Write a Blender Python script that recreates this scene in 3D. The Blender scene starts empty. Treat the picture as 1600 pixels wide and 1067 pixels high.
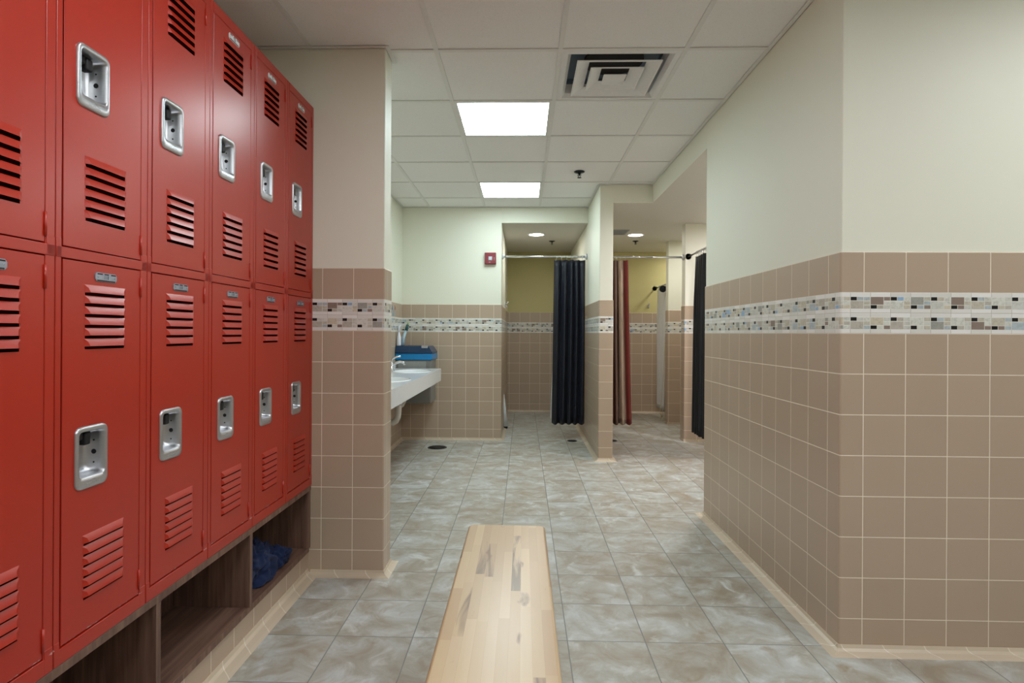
import bpy, bmesh, math, random
from mathutils import Vector, noise
random.seed(7)
S = bpy.context.scene
C = S.collection
PI = math.pi

# ------------------------------------------------------------------ mesh helpers
class MB:
    """collects geometry in world coordinates; build() links it as ONE mesh object"""
    def __init__(s): s.bm = bmesh.new(); s.mi = 0
    def v(s, co): return s.bm.verts.new(co)
    def face(s, vs, smooth=False):
        try: f = s.bm.faces.new(vs)
        except ValueError: return None
        f.material_index = s.mi; f.smooth = smooth
        return f
    def quad(s, a, b, c, d, smooth=False): return s.face([s.v(a), s.v(b), s.v(c), s.v(d)], smooth)
    def box(s, x0, x1, y0, y1, z0, z1, bev=0, seg=2):
        n0 = len(s.bm.verts)
        p = [s.v((x, y, z)) for z in (z0, z1) for x, y in ((x0, y0), (x1, y0), (x1, y1), (x0, y1))]
        fs = [s.face([p[i] for i in q]) for q in ((3,2,1,0),(4,5,6,7),(0,1,5,4),(1,2,6,5),(2,3,7,6),(3,0,4,7))]
        if bev:
            es = list({e for f in fs for e in f.edges})
            r = bmesh.ops.bevel(s.bm, geom=es, offset=bev, segments=seg, affect='EDGES', profile=.5, material=s.mi)
            for f in r['faces']: f.smooth = True
        return s
    def prism(s, pts, z0, z1, cap=True):
        """footprint (x,y) list, counter-clockwise, extruded in z"""
        a = [s.v((x, y, z0)) for x, y in pts]; b = [s.v((x, y, z1)) for x, y in pts]
        n = len(pts)
        for i in range(n): s.face([a[i], a[(i+1) % n], b[(i+1) % n], b[i]])
        if cap: s.face(b); s.face(a[::-1])
        return s
    def loft(s, rings, closed=True, cap0=False, cap1=False, smooth=True):
        vs = [[s.v(p) for p in r] for r in rings]
        n = len(vs[0])
        for i in range(len(vs)-1):
            for j in range(n if closed else n-1):
                k = (j+1) % n
                s.face([vs[i][j], vs[i][k], vs[i+1][k], vs[i+1][j]], smooth)
        if cap0: s.face(vs[0][::-1])
        if cap1: s.face(vs[-1])
        return vs
    def tube(s, path, r, n=12, cap=True):
        path = [Vector(p) for p in path]; rings = []
        up = None
        for i, p in enumerate(path):
            d = (path[min(i+1, len(path)-1)] - path[max(i-1, 0)]).normalized()
            if up is None:
                up = Vector((0,0,1)) if abs(d.z) < .9 else Vector((1,0,0))
            a = d.cross(up).normalized(); up = a.cross(d).normalized()
            rr = r[i] if isinstance(r, (list, tuple)) else r
            rings.append([p + (a*math.cos(t)+up*math.sin(t))*rr for t in [2*PI*k/n for k in range(n)]])
        s.loft(rings, True, cap, cap); return s
    def lathe(s, c, prof, n=24, axis='z', smooth=True):
        """prof: (radius, height) list around the axis through c"""
        rings = []
        for r, h in prof:
            rg = []
            for k in range(n):
                t = 2*PI*k/n; a, b = r*math.cos(t), r*math.sin(t)
                rg.append({'z': (c[0]+a, c[1]+b, c[2]+h), 'x': (c[0]+h, c[1]+a, c[2]+b), 'y': (c[0]+b, c[1]+h, c[2]+a)}[axis])
            rings.append(rg)
        s.loft(rings, True, prof[0][0] > 0, prof[-1][0] > 0, smooth); return s
    def build(s, name, mats, parent=None, recalc=True, kind=None):
        if recalc: bmesh.ops.recalc_face_normals(s.bm, faces=s.bm.faces)
        if parent is not None:
            off = Vector(parent_world(parent))
            for v in s.bm.verts: v.co -= off
        me = bpy.data.meshes.new(name); s.bm.to_mesh(me); s.bm.free()
        o = bpy.data.objects.new(name, me); C.objects.link(o)
        for m in (mats if isinstance(mats, (list, tuple)) else [mats]): me.materials.append(m)
        if parent is not None: o.parent = parent
        if kind: o['kind'] = kind
        return o
def parent_world(o):
    p = Vector(o.location)
    while o.parent is not None: o = o.parent; p = p + Vector(o.location)
    return p
def thing(name, loc, label, cat, group=None):
    o = bpy.data.objects.new(name, None); C.objects.link(o); o.location = loc
    o.empty_display_size = .1
    return tag(o, label, cat, group)
def tag(o, label, cat, group=None):
    o['label'] = label; o['category'] = cat
    if group: o['group'] = group
    return o
def rrect(w, h, r, n=6, cx=0, cy=0):
    pts = []
    for k, (sx, sy) in enumerate(((1,1),(-1,1),(-1,-1),(1,-1))):
        for i in range(n+1):
            t = PI/2*(k + i/n)
            pts.append((cx+sx*(w/2-r)+r*math.cos(t), cy+sy*(h/2-r)+r*math.sin(t)))
    return pts

# ------------------------------------------------------------------ material helpers
class NT:
    def __init__(s, name):
        s.m = bpy.data.materials.new(name); s.m.use_nodes = True
        s.t = s.m.node_tree; s.t.nodes.clear()
        s.out = s.n('ShaderNodeOutputMaterial'); s.p = s.n('ShaderNodeBsdfPrincipled')
        s.l(s.p.outputs[0], s.out.inputs[0])
    def n(s, k): return s.t.nodes.new(k)
    def l(s, a, b): s.t.links.new(a, b)
    def setin(s, sock, v):
        if isinstance(v, bpy.types.NodeSocket): s.l(v, sock)
        else: sock.default_value = v
    def M(s, op, a, b=None, c=None, clamp=False):
        n = s.n('ShaderNodeMath'); n.operation = op; n.use_clamp = clamp
        for i, x in enumerate((a, b, c)):
            if x is not None: s.setin(n.inputs[i], x)
        return n.outputs[0]
    def mix(s, f, a, b, mode='MIX'):
        n = s.n('ShaderNodeMix'); n.data_type = 'RGBA'; n.blend_type = mode
        s.setin(n.inputs[0], f); s.setin(n.inputs[6], a if isinstance(a, bpy.types.NodeSocket) else c4(a)); s.setin(n.inputs[7], b if isinstance(b, bpy.types.NodeSocket) else c4(b))
        return n.outputs[2]
    def fmix(s, f, a, b):
        n = s.n('ShaderNodeMix'); n.data_type = 'FLOAT'
        s.setin(n.inputs[0], f); s.setin(n.inputs[2], a); s.setin(n.inputs[3], b); return n.outputs[0]
    def comb(s, x, y, z):
        n = s.n('ShaderNodeCombineXYZ')
        for i, v in enumerate((x, y, z)): s.setin(n.inputs[i], v)
        return n.outputs[0]
    def wn(s, vec, col=False):
        n = s.n('ShaderNodeTexWhiteNoise'); n.noise_dimensions = '3D'; s.l(vec, n.inputs['Vector'])
        return n.outputs['Color' if col else 'Value']
    def noise(s, vec, scale, det=3, rough=.5, dist=0):
        n = s.n('ShaderNodeTexNoise'); s.setin(n.inputs['Scale'], scale); n.inputs['Detail'].default_value = det
        n.inputs['Roughness'].default_value = rough; n.inputs['Distortion'].default_value = dist
        if vec is not None: s.l(vec, n.inputs['Vector'])
        return n.outputs['Fac']
    def ramp(s, f, stops, interp='LINEAR'):
        n = s.n('ShaderNodeValToRGB'); r = n.color_ramp; r.interpolation = interp
        while len(r.elements) < len(stops): r.elements.new(.5)
        for e, (p, c) in zip(r.elements, stops): e.position = p; e.color = c4(c)
        s.l(f, n.inputs[0]); return n.outputs[0]
    def pos(s):
        n = s.n('ShaderNodeNewGeometry'); return n
    def sep(s, v):
        n = s.n('ShaderNodeSeparateXYZ'); s.l(v, n.inputs[0]); return n.outputs
    def vmul(s, v, k):
        n = s.n('ShaderNodeVectorMath'); n.operation = 'MULTIPLY'; s.l(v, n.inputs[0]); n.inputs[1].default_value = k; return n.outputs[0]
    def vadd(s, a, b):
        n = s.n('ShaderNodeVectorMath'); n.operation = 'ADD'; s.l(a, n.inputs[0]); s.setin(n.inputs[1], b); return n.outputs[0]
    def bump(s, h, strength=.3, dist=.002):
        n = s.n('ShaderNodeBump'); n.inputs['Strength'].default_value = strength; n.inputs['Distance'].default_value = dist
        s.l(h, n.inputs['Height']); s.l(n.outputs[0], s.p.inputs['Normal'])
    def base(s, c): s.setin(s.p.inputs['Base Color'], c if isinstance(c, bpy.types.NodeSocket) else c4(c))
    def rough(s, r): s.setin(s.p.inputs['Roughness'], r)
    def metal(s, r): s.setin(s.p.inputs['Metallic'], r)
def c4(c): return tuple(c) if len(c) == 4 else (c[0], c[1], c[2], 1.0)
def rgb(r, g, b):
    f = lambda u: (u/255/12.92) if u/255 <= .04045 else ((u/255+.055)/1.055)**2.4
    return (f(r), f(g), f(b), 1)

def simple(name, col, rough=.5, metal=0, var=.04, scale=30, bump=0, coat=0, emit=None, estr=0):
    n = NT(name); g = n.n('ShaderNodeTexCoord')
    f = n.noise(g.outputs['Object'], scale, 3)
    lo = tuple(max(0, x*(1-var)) for x in col[:3]); hi = tuple(min(1, x*(1+var)) for x in col[:3])
    n.base(n.ramp(f, [(.3, lo), (.7, hi)]))
    n.rough(rough); n.metal(metal)
    if bump: n.bump(f, bump, .001)
    if coat: n.p.inputs['Coat Weight'].default_value = coat; n.p.inputs['Coat Roughness'].default_value = .08
    if emit: n.p.inputs['Emission Color'].default_value = c4(emit); n.p.inputs['Emission Strength'].default_value = estr
    return n.m

TILE = rgb(180, 160, 140); GROUT = rgb(232, 222, 206)
ZT = 1.4945; TP = .1524
def tile_mat(name, phx, phy, px=.1524, py=.1524, col=TILE):
    """6-inch tan wall tile with a two-strip mosaic band; grid from world position, side picked by the face normal"""
    n = NT(name); g = n.pos(); P = n.sep(g.outputs['Position']); N = n.sep(g.outputs['True Normal'])
    side = n.M('GREATER_THAN', n.M('ABSOLUTE', N[0]), .7071)
    ux = n.M('DIVIDE', n.M('SUBTRACT', P[0], phx), px); uy = n.M('DIVIDE', n.M('SUBTRACT', P[1], phy), py)
    u = n.fmix(side, ux, uy); z = P[2]
    fu = n.M('FRACT', u); iu = n.M('FLOOR', u)
    wz = n.M('DIVIDE', n.M('SUBTRACT', ZT, z), TP); fz = n.M('FRACT', wz); iz = n.M('FLOOR', wz)
    e = lambda f, per: n.M('MULTIPLY', n.M('MINIMUM', f, n.M('SUBTRACT', 1.0, f)), per)
    d = n.M('MINIMUM', e(fu, px), e(fz, TP))
    gr = n.M('SUBTRACT', 1.0, n.M('SMOOTHSTEP' if False else 'MULTIPLY', n.M('SUBTRACT', d, .0011), 1000.0, clamp=True), clamp=True)
    rnd = n.wn(n.comb(iu, iz, side)); big = n.noise(g.outputs['Position'], 4.5, 2)
    k = n.M('ADD', n.M('MULTIPLY', n.M('SUBTRACT', rnd, .5), .09), n.M('MULTIPLY', n.M('SUBTRACT', big, .5), .10))
    tc = n.mix(n.M('ADD', .5, n.M('MULTIPLY', k, 3.0), clamp=True), [c*.90 for c in col[:3]], [min(1, c*1.09) for c in col[:3]])
    tc = n.mix(gr, tc, GROUT)
    # --- mosaic band: z from ZT-TP down to ZT-2TP
    q = .0737
    inband = n.M('COMPARE', iz, 1.0, .2)
    h = n.M('FRACT', n.M('MULTIPLY', fz, 2.0)); hs = n.M('FLOOR', n.M('MULTIPLY', fz, 2.0))
    raw = n.fmix(side, n.M('SUBTRACT', P[0], phx), n.M('SUBTRACT', P[1], phy))
    sB = n.M('DIVIDE', n.M('ADD', raw, .05), q); nB = n.M('FLOOR', sB); f3 = n.M('MULTIPLY', n.M('FRACT', sB), 3.0)
    par = n.M('MODULO', n.M('ABSOLUTE', nB), 2.0)
    zz0 = n.M('MULTIPLY', n.M('SUBTRACT', h, .2), 5.0)
    zz = n.fmix(par, zz0, n.M('SUBTRACT', 3.0, zz0))
    col3 = n.M('FLOOR', f3); row = n.M('FLOOR', zz)
    large = n.M('MULTIPLY', n.M('GREATER_THAN', zz, 1.0), n.M('LESS_THAN', f3, 2.0))
    black = n.M('MULTIPLY', n.M('LESS_THAN', zz, 1.0), n.M('LESS_THAN', f3, 1.0))
    cid = n.fmix(large, col3, 0.0); rid = n.fmix(large, row, 1.0)
    seed = n.comb(n.M('ADD', nB, n.M('MULTIPLY', side, 57.3)), n.M('ADD', cid, n.M('MULTIPLY', hs, 7.0)), rid)
    r1 = n.wn(seed)
    pal = n.ramp(r1, [(0, rgb(205,205,198)), (.2, rgb(196,190,174)), (.36, rgb(178,190,196)), (.46, rgb(214,214,206)),
                      (.6, rgb(186,180,168)), (.72, rgb(140,122,112)), (.79, rgb(206,196,176)), (.9, rgb(158,158,152)), (.95, rgb(150,182,214))], 'CONSTANT')
    marb = n.noise(g.outputs['Position'], 70, 5, .6, 1.2)
    pal = n.mix(n.M('MULTIPLY', n.M('SUBTRACT', marb, .45), 1.4, clamp=True), pal, rgb(120,112,104))
    pal = n.mix(black, pal, (.004,.004,.005))
    def line(f, at): return n.M('ABSOLUTE', n.M('SUBTRACT', f, at))
    no = n.M('MULTIPLY', large, 10.0)
    dv = n.M('MINIMUM', n.M('MINIMUM', line(f3, 0.0), line(f3, 3.0)), n.M('MINIMUM', line(f3, 2.0), n.M('ADD', line(f3, 1.0), no)))
    dh = n.M('MINIMUM', n.M('MINIMUM', line(zz, 0.0), line(zz, 3.0)), n.M('MINIMUM', line(zz, 1.0), n.M('ADD', line(zz, 2.0), no)))
    dm = n.M('MINIMUM', n.M('MULTIPLY', dv, q/3), n.M('MULTIPLY', dh, .01524))
    mg = n.M('SUBTRACT', 1.0, n.M('MULTIPLY', n.M('SUBTRACT', dm, .0005), 1100.0, clamp=True), clamp=True)
    pal = n.mix(mg, pal, rgb(222,220,210))
    liner = n.M('GREATER_THAN', n.M('ABSOLUTE', n.M('SUBTRACT', h, .5)), .3)
    lj = n.M('SUBTRACT', 1.0, n.M('MULTIPLY', n.M('SUBTRACT', n.M('MINIMUM', n.M('MULTIPLY', n.M('MINIMUM', line(f3, 0.0), line(f3, 3.0)), q/3), n.M('MULTIPLY', n.M('MINIMUM', h, n.M('SUBTRACT', 1.0, h)), .0762)), .0004), 1100.0, clamp=True), clamp=True)
    lc = n.mix(n.wn(n.comb(nB, hs, 3.3)), rgb(232,230,228), rgb(214,212,206))
    lc = n.mix(n.M('MULTIPLY', lj, .75), lc, rgb(170,160,145))
    band = n.mix(liner, pal, lc)
    n.base(n.mix(inband, tc, band))
    n.rough(n.fmix(inband, n.fmix(gr, .30, .8), .32))
    hgt = n.fmix(inband, n.M('SUBTRACT', 1.0, gr), n.fmix(liner, n.M('SUBTRACT', 1.0, mg), n.M('SUBTRACT', 1.15, lj)))
    n.bump(hgt, .45, .0015)
    return n.m

def paint(name, col, rough=.55):
    n = NT(name); g = n.pos(); f = n.noise(g.outputs['Position'], 220, 2); b = n.noise(g.outputs['Position'], 1.2, 2)
    n.base(n.mix(n.M('MULTIPLY', b, .5), col, tuple(c*.965 for c in col[:3])))
    n.rough(rough); n.bump(f, .08, .0006); return n.m

def floor_mat():
    n = NT('stone look floor tile'); g = n.pos(); P = n.sep(g.outputs['Position'])
    T = .299
    ux = n.M('DIVIDE', n.M('SUBTRACT', P[0], .1766), T); uy = n.M('DIVIDE', n.M('SUBTRACT', P[1], 2.1938), T)
    ix, iy = n.M('FLOOR', ux), n.M('FLOOR', uy); fx, fy = n.M('FRACT', ux), n.M('FRACT', uy)
    e = lambda f: n.M('MULTIPLY', n.M('MINIMUM', f, n.M('SUBTRACT', 1.0, f)), T)
    d = n.M('MINIMUM', e(fx), e(fy))
    gr = n.M('SUBTRACT', 1.0, n.M('MULTIPLY', n.M('SUBTRACT', d, .0012), 700.0, clamp=True), clamp=True)
    off = n.wn(n.comb(ix, iy, 0.0), True)
    co = n.vadd(g.outputs['Position'], n.vmul(off, (9, 9, 9)))
    a = n.noise(co, 5.0, 5, .6, .9); b = n.noise(n.vadd(co, (3, 1, 7)), 8.0, 5, .6, .8); c = n.noise(n.vadd(co, (13, 4, 2)), 34, 4, .6, .5)
    col = n.ramp(a, [(.32, rgb(150,140,124)), (.45, rgb(168,163,152)), (.58, rgb(182,184,180)), (.72, rgb(202,206,205))])
    col = n.mix(n.M('MULTIPLY', n.M('SUBTRACT', b, .53), 5.0, clamp=True), col, rgb(152,136,114))
    col = n.mix(n.M('MULTIPLY', n.M('SUBTRACT', .45, b), 4.5, clamp=True), col, rgb(216,221,221))
    col = n.mix(n.M('MULTIPLY', n.M('ABSOLUTE', n.M('SUBTRACT', c, .5)), .9, clamp=True), col, rgb(160,152,138))
    tone = n.wn(n.comb(ix, iy, 5.0))
    col = n.mix(n.M('MULTIPLY', tone, .22), col, rgb(160,158,150))
    n.base(n.mix(gr, col, rgb(128,130,126)))
    n.rough(n.fmix(gr, n.M('ADD', .27, n.M('MULTIPLY', c, .16)), .8))
    n.bump(n.M('ADD', n.M('SUBTRACT', 1.0, gr), n.M('MULTIPLY', n.M('ADD', b, c), .35)), .22, .0025)
    return n.m

def wood_dark():
    n = NT('walnut laminate'); g = n.n('ShaderNodeTexCoord'); o = g.outputs['Object']; G = n.pos()
    N = n.sep(G.outputs['True Normal'])
    # grain runs along Y on boards lying flat, along Z on upright boards
    flat = n.M('GREATER_THAN', n.M('ABSOLUTE', N[2]), .7)
    v1 = n.vmul(o, (40, 1.6, 40)); v2 = n.vmul(o, (40, 40, 2.2))
    mixv = n.n('ShaderNodeMix'); mixv.data_type = 'VECTOR'; n.l(flat, mixv.inputs[0]); n.l(v2, mixv.inputs[4]); n.l(v1, mixv.inputs[5])
    f = n.noise(mixv.outputs[1], 1.0, 4, .6, .4)
    n.base(n.ramp(f, [(.25, rgb(74,52,43)), (.5, rgb(108,80,67)), (.75, rgb(136,106,90))]))
    n.rough(.5); n.bump(f, .12, .0008); return n.m

def bench_mat():
    n = NT('maple butcher block'); g = n.n('ShaderNodeTexCoord'); P = n.sep(g.outputs['Object'])
    W = .029
    sx = n.M('DIVIDE', P[0], W); ix = n.M('FLOOR', sx); fx = n.M('FRACT', sx)
    r = n.wn(n.comb(ix, 1.0, 2.0)); ln = n.M('ADD', .22, n.M('MULTIPLY', r, .30))
    sy = n.M('ADD', n.M('DIVIDE', P[1], ln), n.M('MULTIPLY', n.wn(n.comb(ix, 4.0, 9.0)), 7.0)); iy = n.M('FLOOR', sy); fy = n.M('FRACT', sy)
    t = n.wn(n.comb(ix, iy, 3.0)); t2 = n.wn(n.comb(ix, iy, 8.0)); t3 = n.wn(n.comb(ix, iy, 15.0))
    shift = n.comb(n.M('MULTIPLY', t, 37.0), n.M('MULTIPLY', t2, 17.0), 0.0)
    v = n.vadd(n.vmul(g.outputs['Object'], (60, 3, 60)), shift)
    gr = n.noise(v, 1.0, 5, .6, .6)
    v2 = n.vadd(n.vmul(g.outputs['Object'], (26, 2.4, 26)), shift); br = n.noise(v2, 1.0, 3, .55, .7)
    base = n.ramp(t, [(0, rgb(200,174,136)), (.3, rgb(184,156,120)), (.55, rgb(208,184,148)), (.8, rgb(178,148,114)), (1, rgb(194,166,128))])
    base = n.mix(n.M('MULTIPLY', gr, .35), base, rgb(172,140,100))
    # heartwood: a few staves carry brown streaks
    dark = n.M('MULTIPLY', n.M('GREATER_THAN', t3, .86), n.M('MULTIPLY', n.M('SUBTRACT', br, .46), 6.0, clamp=True))
    base = n.mix(n.M('MULTIPLY', dark, .85), base, rgb(104,78,58))
    v3 = n.vmul(g.outputs['Object'], (22, 9, 22)); kn = n.noise(n.vadd(v3, (5, 5, 5)), 1.0, 3, .5, .4)
    base = n.mix(n.M('MULTIPLY', n.M('SUBTRACT', kn, .68), 9.0, clamp=True), base, rgb(122,86,60))
    ex = n.M('MULTIPLY', n.M('MINIMUM', fx, n.M('SUBTRACT', 1.0, fx)), W); ey = n.M('MULTIPLY', n.M('MINIMUM', fy, n.M('SUBTRACT', 1.0, fy)), ln)
    j = n.M('SUBTRACT', 1.0, n.M('MULTIPLY', n.M('MINIMUM', ex, ey), 1600.0, clamp=True), clamp=True)
    base = n.mix(n.M('MULTIPLY', j, .35), base, rgb(150,112,76))
    n.base(base); n.rough(.30); n.p.inputs['Coat Weight'].default_value = .35; n.p.inputs['Coat Roughness'].default_value = .25
    n.bump(gr, .05, .0006); return n.m

def ctile_mat():
    n = NT('mineral fibre ceiling tile'); g = n.pos(); f = n.noise(g.outputs['Position'], 180, 3, .7); b = n.noise(g.outputs['Position'], 60, 2)
    n.base(n.ramp(f, [(.25, (.72,.72,.71)), (.42, (.82,.82,.81)), (.8, (.86,.86,.85))])); n.rough(.9); n.bump(n.M('ADD', f, b), .15, .001); return n.m

def red_mat():
    n = NT('red locker enamel'); g = n.n('ShaderNodeTexCoord'); o = g.outputs['Object']
    f = n.noise(o, 2.0, 2); m = n.noise(o, 420, 2)
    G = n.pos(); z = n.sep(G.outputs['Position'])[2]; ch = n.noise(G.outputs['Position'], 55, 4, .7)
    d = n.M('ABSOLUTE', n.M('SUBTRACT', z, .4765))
    chip_glint = n.M('MULTIPLY', n.M('LESS_THAN', d, n.M('MULTIPLY', n.M('SUBTRACT', ch, .50), .022)), n.M('GREATER_THAN', ch, .52))  # pale scratches plus the door's bottom-edge highlight, both put into the colour
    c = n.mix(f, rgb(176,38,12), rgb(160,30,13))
    n.base(n.mix(chip_glint, c, rgb(196,150,146))); n.rough(.36)
    n.p.inputs['Coat Weight'].default_value = .22; n.p.inputs['Coat Roughness'].default_value = .26
    n.bump(m, .04, .0004); return n.m

def metal_mat(name, col=(.62,.63,.65), r=.28, brushed=True):
    n = NT(name); g = n.n('ShaderNodeTexCoord')
    f = n.noise(n.vmul(g.outputs['Object'], (20, 20, 600) if brushed else (30,30,30)), 1.0, 3)
    n.base(n.ramp(f, [(.3, tuple(c*.9 for c in col)), (.7, col)])); n.metal(.9); n.rough(n.M('ADD', r-.06, n.M('MULTIPLY', f, .12))); return n.m

def stripe_cloth():
    n = NT('striped brown shower curtain cloth'); g = n.n('ShaderNodeTexCoord'); U = n.sep(g.outputs['UV'])
    v = n.comb(n.M('MULTIPLY', U[0], 26.0), n.M('MULTIPLY', U[1], 5.0), 0.0)
    w = n.noise(v, 1.0, 4, .6, 1.0)
    a = n.ramp(n.M('ADD', n.M('MULTIPLY', U[0], 1.0), n.M('MULTIPLY', n.M('SUBTRACT', w, .5), .03)), [(0, rgb(104,74,66)), (.30, rgb(150,112,96)), (.44, rgb(112,76,68)), (.50, rgb(70,46,42)), (.545, rgb(140,112,98)), (.60, rgb(22,16,18)), (.65, rgb(186,162,142)), (.76, rgb(206,184,162)), (.83, rgb(140,110,94)), (.88, rgb(120,44,40)), (1, rgb(134,50,44))], 'LINEAR')
    a = n.mix(n.M('MULTIPLY', n.M('SUBTRACT', w, .50), 2.2, clamp=True), a, rgb(92,66,58))
    n.base(a); n.rough(.75); return n.m

M_RED = red_mat(); M_STEEL = metal_mat('satin steel', (.56,.57,.60), .34); M_CHROME = metal_mat('chrome', (.75,.77,.8), .12, False)
M_PLATE = simple('number plate aluminium', (.34,.37,.45), .32, .7, .1, 60)
M_PLATEW = simple('number plate pale card', (.72,.74,.76), .5, 0, .05, 60)
M_BLACK = simple('dark recess', (.006,.006,.008), .6)
M_INK = simple('engraved ink', (.10,.10,.13), .6)
M_WOOD = wood_dark(); M_BENCH = bench_mat(); M_FLOOR = floor_mat(); M_CT = ctile_mat()
M_GRID = simple('white ceiling grid metal', (.74,.74,.72), .5, 0, .02)
M_WHITE = simple('white enamel', (.78,.78,.78), .4, 0, .02)
CREAM = (.77, .765, .655, 1)
M_PAINT = paint('cream wall paint', CREAM)
M_SHPAINT = paint('yellow shower paint', (.56, .50, .23, 1))
M_SOFFIT = paint('pale soffit paint', (.62, .60, .55, 1))
M_COVE = None

# ------------------------------------------------------------------ room shell
CZ = 2.567; SZ = 2.396
def walled(name, x0, x1, y0, y1, mat, ztop=2.62, pmat=None, inset=.006, r=.008):
    """a wall block: tile wainscot to 1.4945 with bull-nosed corners, painted above and set back a hair"""
    mb = MB()
    mb.mi = 0; mb.prism(rrect(x1-x0, y1-y0, r, 4, (x0+x1)/2, (y0+y1)/2), 0, ZT-.004, cap=False)
    a = rrect(x1-x0, y1-y0, r, 4, (x0+x1)/2, (y0+y1)/2); b = rrect(x1-x0-2*inset, y1-y0-2*inset, r*.6, 4, (x0+x1)/2, (y0+y1)/2)
    mb.loft([[(x, y, ZT-.004) for x, y in a], [(x, y, ZT) for x, y in rrect(x1-x0-.006, y1-y0-.006, r, 4, (x0+x1)/2, (y0+y1)/2)], [(x, y, ZT) for x, y in b]], smooth=False)
    mb.mi = 1; mb.prism(b, ZT, ztop, cap=False)
    mb.face([mb.v((x, y, ztop)) for x, y in b])
    o = mb.build(name, [mat, pmat or M_PAINT], kind='structure')
    return o
# phases of the vertical joints, per wall
T_R = tile_mat('tan wall tile right', 1.2725, 2.2457, .1541, .1515)
T_W = tile_mat('tan wall tile pillar', -.9785, 2.80)
T_B = tile_mat('tan wall tile far', -.4785, 6.40)
T_D = tile_mat('tan wall tile divider', .69, 5.38)
T_L = tile_mat('tan wall tile left', -1.2, 6.2)
T_S = tile_mat('tan wall tile shower', .1, 6.44)

walled('wall_right', 1.186, 4.2, 2.160, 3.755, T_R)
walled('wall_left', -1.60, -1.340, -3.2, 8.75, T_L)
walled('wall_left_wing', -1.45, -.673, 2.744, 2.892, T_W)
walled('wall_far', -1.45, -.237, 6.257, 8.70, T_B)
walled('wall_divider', .700, .837, 5.300, 8.70, T_D, r=.012)
walled('wall_back', -.30, 4.2, 8.55, 8.75, T_S, pmat=M_SHPAINT)
walled('wall_right_wing', 1.770, 3.05, 6.300, 6.440, T_D)
walled('wall_rear_wing', 1.892, 3.05, 7.50, 7.64, T_D)
walled('wall_outer', 2.95, 4.2, 3.70, 8.70, T_D)
walled('wall_front', -1.60, 4.2, -3.3, -3.1, T_L)
walled('wall_east', 4.0, 4.2, -3.2, 2.4, T_L)
# floor slab
MB().box(-1.6, 4.2, -3.3, 8.75, -.1, 0).build('floor', M_FLOOR, kind='structure')
# lowered shower ceilings, painted faces above the openings
mb = MB(); mb.prism([(-.243, 6.263), (.704, 6.263), (.704, 8.60), (-.243, 8.60)], SZ, 2.64)
for f in mb.bm.faces:
    f.material_index = 1 if f.calc_center_median().z < SZ+.01 else 0
mb.build('ceiling_shower_left', [M_PAINT, M_SOFFIT], kind='structure')
mb = MB(); mb.prism([(.829, 5.307), (1.193, 5.307), (1.193, 3.750), (4.1, 3.750), (4.1, 8.60), (.829, 8.60)], SZ, 2.64)
for f in mb.bm.faces:
    f.material_index = 1 if f.calc_center_median().z < SZ+.01 else 0
mb.build('ceiling_shower_right', [M_PAINT, M_SOFFIT], kind='structure')

# suspended ceiling: tiles and T grid
GX0, GY0, GP = -.4353, 2.7812, .6096
light_cells = {(0, 1), (0, 4), (0, -3), (0, -6), (4, -3), (4, -7), (5, -1), (2, -5)}  # negative rows: unseen panels behind the camera, added as fill light
vent_cell = (1, 0)
regions = [(-1.334, 3.994, -3.094, 2.154), (-1.334, 1.180, 2.154, 5.294), (-1.334, .694, 5.294, 6.251)]
tiles = MB(); grid = MB()
def clip(x0, x1, y0, y1):
    for r in regions:
        a, b, c, d = max(x0, r[0]), min(x1, r[1]), max(y0, r[2]), min(y1, r[3])
        if b-a > .004 and d-c > .004: yield a, b, c, d
hw = .012
for i in range(-2, 9):
    for j in range(-11, 7):
        x, y = GX0+i*GP, GY0+j*GP
        if (i, j) in light_cells or (i, j) == vent_cell: continue
        for a, b, c, d in clip(x+hw*.6, x+GP-hw*.6, y+hw*.6, y+GP-hw*.6):
            tiles.box(a, b, c, d, CZ+.003, CZ+.018)
for i in range(-2, 9):
    x = GX0+i*GP
    for a, b, c, d in clip(x-hw, x+hw, -4, 9): grid.box(a, b, c, d, CZ-.002, CZ+.002)
for j in range(-11, 7):
    y = GY0+j*GP
    for a, b, c, d in clip(-4, 9, y-hw, y+hw): grid.box(a, b, c, d, CZ-.0025, CZ+.002)
tiles.build('ceiling', M_CT, kind='structure')
grid.build('trim_1', M_GRID, kind='structure')
MB().box(-1.5, 4.1, -3.2, 8.7, CZ+.14, CZ+.17).build('ceiling_deck', M_WHITE, kind='structure')
# white wall angle that carries the ceiling edge
wa = MB()
def angle(x0, y0, x1, y1, nx, ny):
    w = .022
    if x0 == x1:
        wa.box(min(x0, x0+nx*w), max(x0, x0+nx*w), y0, y1, CZ-.003, CZ-.0005); wa.box(min(x0, x0+nx*.002), max(x0, x0+nx*.002), y0, y1, CZ-.003, CZ+.02)
    else:
        wa.box(x0, x1, min(y0, y0+ny*w), max(y0, y0+ny*w), CZ-.003, CZ-.0005); wa.box(x0, x1, min(y0, y0+ny*.002), max(y0, y0+ny*.002), CZ-.003, CZ+.02)
angle(1.192, 2.16, 1.192, 5.30, -1, 0); angle(-1.34, 2.749, -.679, 2.749, 0, -1); angle(-.679, 2.728, -.679, 2.905, 1, 0)
angle(-1.34, 6.263, .70, 6.263, 0, -1); angle(.70, 5.306, 1.192, 5.306, 0, -1); angle(.706, 5.306, .706, 6.26, -1, 0)
angle(1.17, 2.166, 4.0, 2.166, 0, -1); angle(-1.346, -3.1, -1.346, 2.74, 1, 0)
angle(-1.346, 2.89, -1.346, 6.26, 1, 0); angle(-1.34, 2.886, -.679, 2.886, 0, 1)
wa.build('trim_2', M_GRID, kind='structure')

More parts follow.
